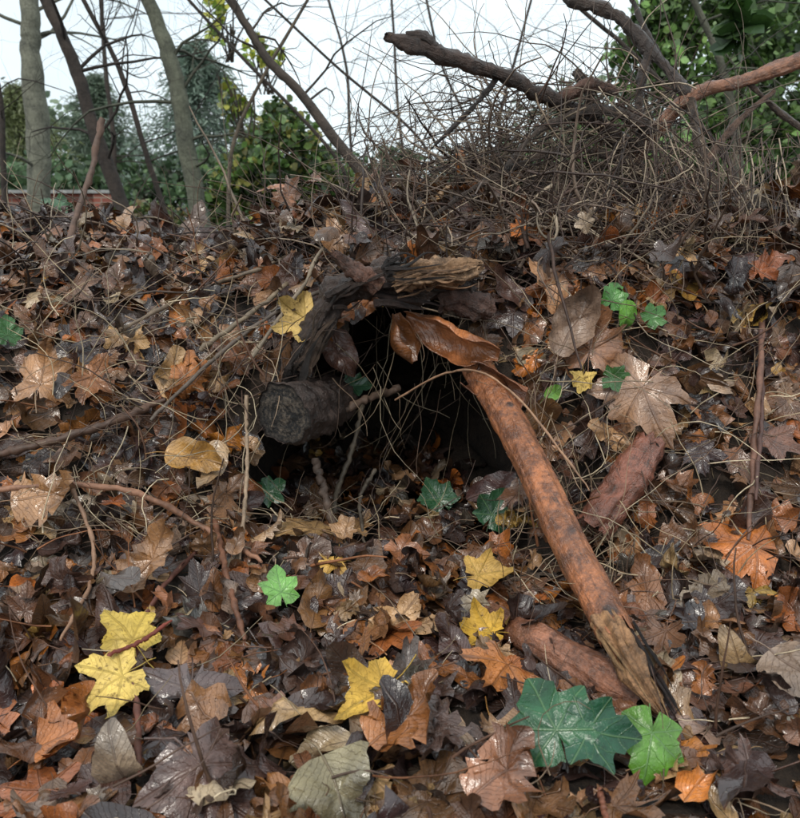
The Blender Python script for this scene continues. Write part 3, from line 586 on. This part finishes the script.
def foliage(name,blobs,n,size,pal,seed,stems=True,mat=M_fol,lo=.5):
    rg=np.random.default_rng(seed); mb=MB(); vol=np.array([b[3]*b[4] for b in blobs]); cnt=(n*vol/vol.sum()).astype(int)
    base=np.array([(0,0,0),(.35,.3,.05),(.32,.65,.03),(0,1,0),(-.32,.65,.03),(-.35,.3,.05)])
    for (cx,cy,cz,rx,rz),c in zip(blobs,cnt):
        sub=max(4,c//60); sc=rg.normal(0,1,(sub,3)); sc/=np.linalg.norm(sc,axis=1,keepdims=True); sc*=rg.uniform(.3,1.1,(sub,1))**.5
        k=rg.integers(0,sub,c); pos=sc[k]+rg.normal(0,.17,(c,3)); br=rg.uniform(lo,1.5,sub)[k]
        pos=pos*np.array([rx,rx*.8,rz])+np.array([cx,cy,cz]); ok=pos[:,2]>h0(pos[:,0],pos[:,1]); pos=pos[ok];br=br[ok]; c=len(pos)
        nn=rg.normal(0,1,(c,3))+np.array([0,-.4,.6]); nn/=np.linalg.norm(nn,axis=1,keepdims=True); hd=rg.normal(0,1,(c,3)); R=rot(nn,hd,np.zeros(c),np.zeros((c,3)))
        s=size*rg.uniform(.5,1.3,c); W=np.einsum('vk,njk->nvj',base,R)*s[:,None,None]+pos[:,None]
        col=np.array(pal)[rg.integers(0,len(pal),c)]*(br*rg.uniform(.7,1.3,c))[:,None]
        F=(np.array([[0,1,2,5],[5,2,3,4]])[None]+np.arange(c)[:,None,None]*6).reshape(-1,4)
        mb.add(W.reshape(-1,3),F,np.repeat(col[:,None],6,1).reshape(-1,3),np.full((c*6,2),.3))
        if stems:
            for q in range(10):
                p0=np.array([cx+rg.normal(0,rx*.2),cy,max(0,cz-rz)-.1]); p1=np.array([cx,cy,cz])+rg.normal(0,.45,3)*np.array([rx,rx*.6,rz])
                tube(mb,catmull([p0,(p0+p1)/2+rg.normal(0,.1,3)*rx,p1],8),.012*rx+.003,(.05,.035,.025),n=4,cap=False)
    return mb.obj(name,mat,smooth=False)
def B(u,v,y,ru,rv):
    p=P(u,v,y); return (p[0],p[1],p[2],ru*y/F,rv*y/F)
GR=[(.05,.10,.03),(.075,.145,.035),(.11,.185,.045),(.035,.065,.022)]; GD=[(.055,.10,.05),(.07,.125,.06),(.065,.11,.045)]; GY=[(.24,.30,.05),(.16,.26,.05),(.35,.36,.06)]
foliage('evergreen_shrub',[B(285,165,6,50,42),B(250,200,6,45,32),B(330,195,6,35,25),B(275,125,6.5,24,18)],8000,.06,GR+[(.2,.2,.05)],1)
foliage('holly_bush',[B(770,90,4.5,70,75),B(715,150,4.3,55,45),B(800,170,4.4,60,50),B(655,60,5,42,42),B(760,10,5,60,45),B(600,150,5.2,50,42),B(545,175,5,45,22),B(690,20,5,40,30)],17000,.05,GR+[(.15,.27,.08),(.18,.28,.12)],2)
foliage('ivy_shrub',[B(518,160,2.4,26,10),B(550,152,2.4,14,10)],40,.06,[(.05,.14,.03)],5,stems=False)
foliage('laurel_spray',[B(735,12,2.2,26,24)],60,.07,[(.035,.09,.02),(.06,.13,.03)],6,stems=False)
foliage('young_maple',[B(240,95,5,22,22),B(265,55,5,22,18),B(230,22,5,26,18)],260,.055,GY,7)
foliage('hedge',[B(u,186,14,60,28) for u in range(-300,1150,70)],22000,.13,GD,3)
foliage('distant_trees',[B(u,150+20*math.sin(u*.03),24,75,50) for u in list(range(-500,120,90))+list(range(600,1300,90))],22000,.25,[(.12,.17,.115),(.15,.2,.135)],4)
def conifer(name,u,vt,y,hw,col,seed):
    rg=np.random.default_rng(seed); mb=MB(); top=P(u,vt,y); Ht=top[2]; R0=hw*y/F
    tube(mb,np.array([[top[0],y,-.1],[top[0],y,Ht*.5],[top[0],y,Ht]]),np.array([.12,.08,.01])*Ht/6,(.06,.045,.035),n=8)
    for k in range(340):
        f=rg.random()**.8; z=Ht*(.06+.92*f); L=R0*(1-f)**.85*rg.uniform(.5,1.3)+.05; a=rg.uniform(0,6.28); d=np.array([math.cos(a),math.sin(a),.15])
        S=np.repeat(np.linspace(.15,1,10),5); c=len(S)
        q=np.array([top[0],y,z])+d*L*S[:,None]; q[:,2]-=.25*L*S*S; q=q+rg.normal(0,.05+.06*L,(c,3))
        dd=rg.normal(0,.6,(c,3))+d+np.array([0,0,-.5]); dd/=np.linalg.norm(dd,axis=1,keepdims=True); l=(rg.uniform(.12,.28,c)*Ht/6)[:,None]
        sd=np.cross(dd,rg.normal(0,1,(c,3))); sd/=np.linalg.norm(sd,axis=1,keepdims=True)
        W=np.stack([q-sd*l*.12,q+sd*l*.12,q+dd*l+sd*l*.05,q+dd*l-sd*l*.05],1).reshape(-1,3)
        mb.add(W,np.arange(c*4).reshape(-1,4),np.repeat(np.array(col)*rg.uniform(.5,1.5,(c,1)),4,0))
    return mb.obj(name,M_fol,smooth=False)
conifer('spruce_tree',195,40,18,105,(.14,.20,.16),1)
conifer('spruce_tree',95,75,20,80,(.13,.18,.13),2)
conifer('spruce_tree',15,85,17,80,(.15,.18,.08),3)
m,nt,b=newmat('brick'); g=N(nt,'ShaderNodeTexCoord').outputs['Object']; mp=N(nt,'ShaderNodeMapping'); mp.inputs['Rotation'].default_value=(RAD(90),0,0); nt.links.new(g,mp.inputs[0])
bt=N(nt,'ShaderNodeTexBrick'); bt.inputs['Scale'].default_value=1.; bt.inputs['Color1'].default_value=(.30,.09,.06,1); bt.inputs['Color2'].default_value=(.22,.07,.05,1); bt.inputs['Mortar'].default_value=(.26,.2,.16,1)
bt.inputs['Brick Width'].default_value=.225; bt.inputs['Row Height'].default_value=.075; bt.inputs['Mortar Size'].default_value=.01; nt.links.new(mp.outputs[0],bt.inputs[0]); nt.links.new(bt.outputs[0],b.inputs['Base Color']); b.inputs['Roughness'].default_value=.9
M_brick=m
def box(mb,x0,x1,y0,y1,z0,z1,c):
    v=[(x,y,z) for z in (z0,z1) for y in (y0,y1) for x in (x0,x1)]
    mb.add(v,[(0,1,3,2),(4,6,7,5),(0,4,5,1),(2,3,7,6),(0,2,6,4),(1,5,7,3)],c)
wall=MB(); box(wall,-11,-4.2,12.5,12.72,-.1,.66,(.3,.1,.06))
for px in (-11,-8.8,-6.6,-4.5): box(wall,px,px+.34,12.43,12.498,-.1,.655,(.3,.1,.06))
wo=wall.obj('brick_wall',M_brick,smooth=False)
cp=MB(); box(cp,-11.05,-4.15,12.40,12.77,.663,.71,(.3,.3,.29)); cp.obj('coping',M_trunk,smooth=False,parent=wo)
foliage('bramble_bush',[B(-20,214,7,45,20),B(60,224,7,40,16),B(150,222,7,50,20),B(205,230,6,30,18)],3000,.06,[(.10,.14,.04),(.16,.12,.05),(.07,.12,.04)],9)
# ------------------------------------------------------------------ light, sky, camera
sc=bpy.context.scene; w=bpy.data.worlds.new('World'); sc.world=w; w.use_nodes=True; nt=w.node_tree; bg=nt.nodes['Background']
sk=N(nt,'ShaderNodeTexSky',sky_type='NISHITA'); sk.sun_disc=False; sk.sun_elevation=RAD(50); sk.sun_rotation=RAD(200); sk.air_density=1.; sk.dust_density=3.
tc=N(nt,'ShaderNodeTexCoord').outputs['Generated']; cl=noi(nt,tc,2.5,6,.6)
ccol=mixc(nt,rmp(nt,cl,.35,.7),(9.2,10.1,10.4),(7.1,8.2,8.7))
nt.links.new(mixc(nt,.85,sk.outputs[0],ccol),bg.inputs['Color']); bg.inputs['Strength'].default_value=.135
sl=bpy.data.lights.new('sun','SUN'); sl.energy=1.5; sl.angle=RAD(12); sl.color=(1,.95,.86); so=bpy.data.objects.new('sun',sl); sc.collection.objects.link(so)
d=Vector((math.sin(RAD(200))*math.cos(RAD(50)),math.cos(RAD(200))*math.cos(RAD(50)),math.sin(RAD(50)))); so.rotation_euler=d.to_track_quat('Z','Y').to_euler()
cam=bpy.data.cameras.new('camera'); co=bpy.data.objects.new('camera',cam); sc.collection.objects.link(co); sc.camera=co
co.location=(0,0,H); co.rotation_euler=(RAD(90)-PIT,0,0); cam.sensor_width=36; cam.sensor_fit='HORIZONTAL'; cam.lens=36*F/800; cam.clip_start=.02; cam.clip_end=2000
cam.dof.use_dof=True; cam.dof.focus_distance=1.08; cam.dof.aperture_fstop=13
sc.view_settings.view_transform='Standard'; sc.view_settings.look='None'; sc.view_settings.exposure=0
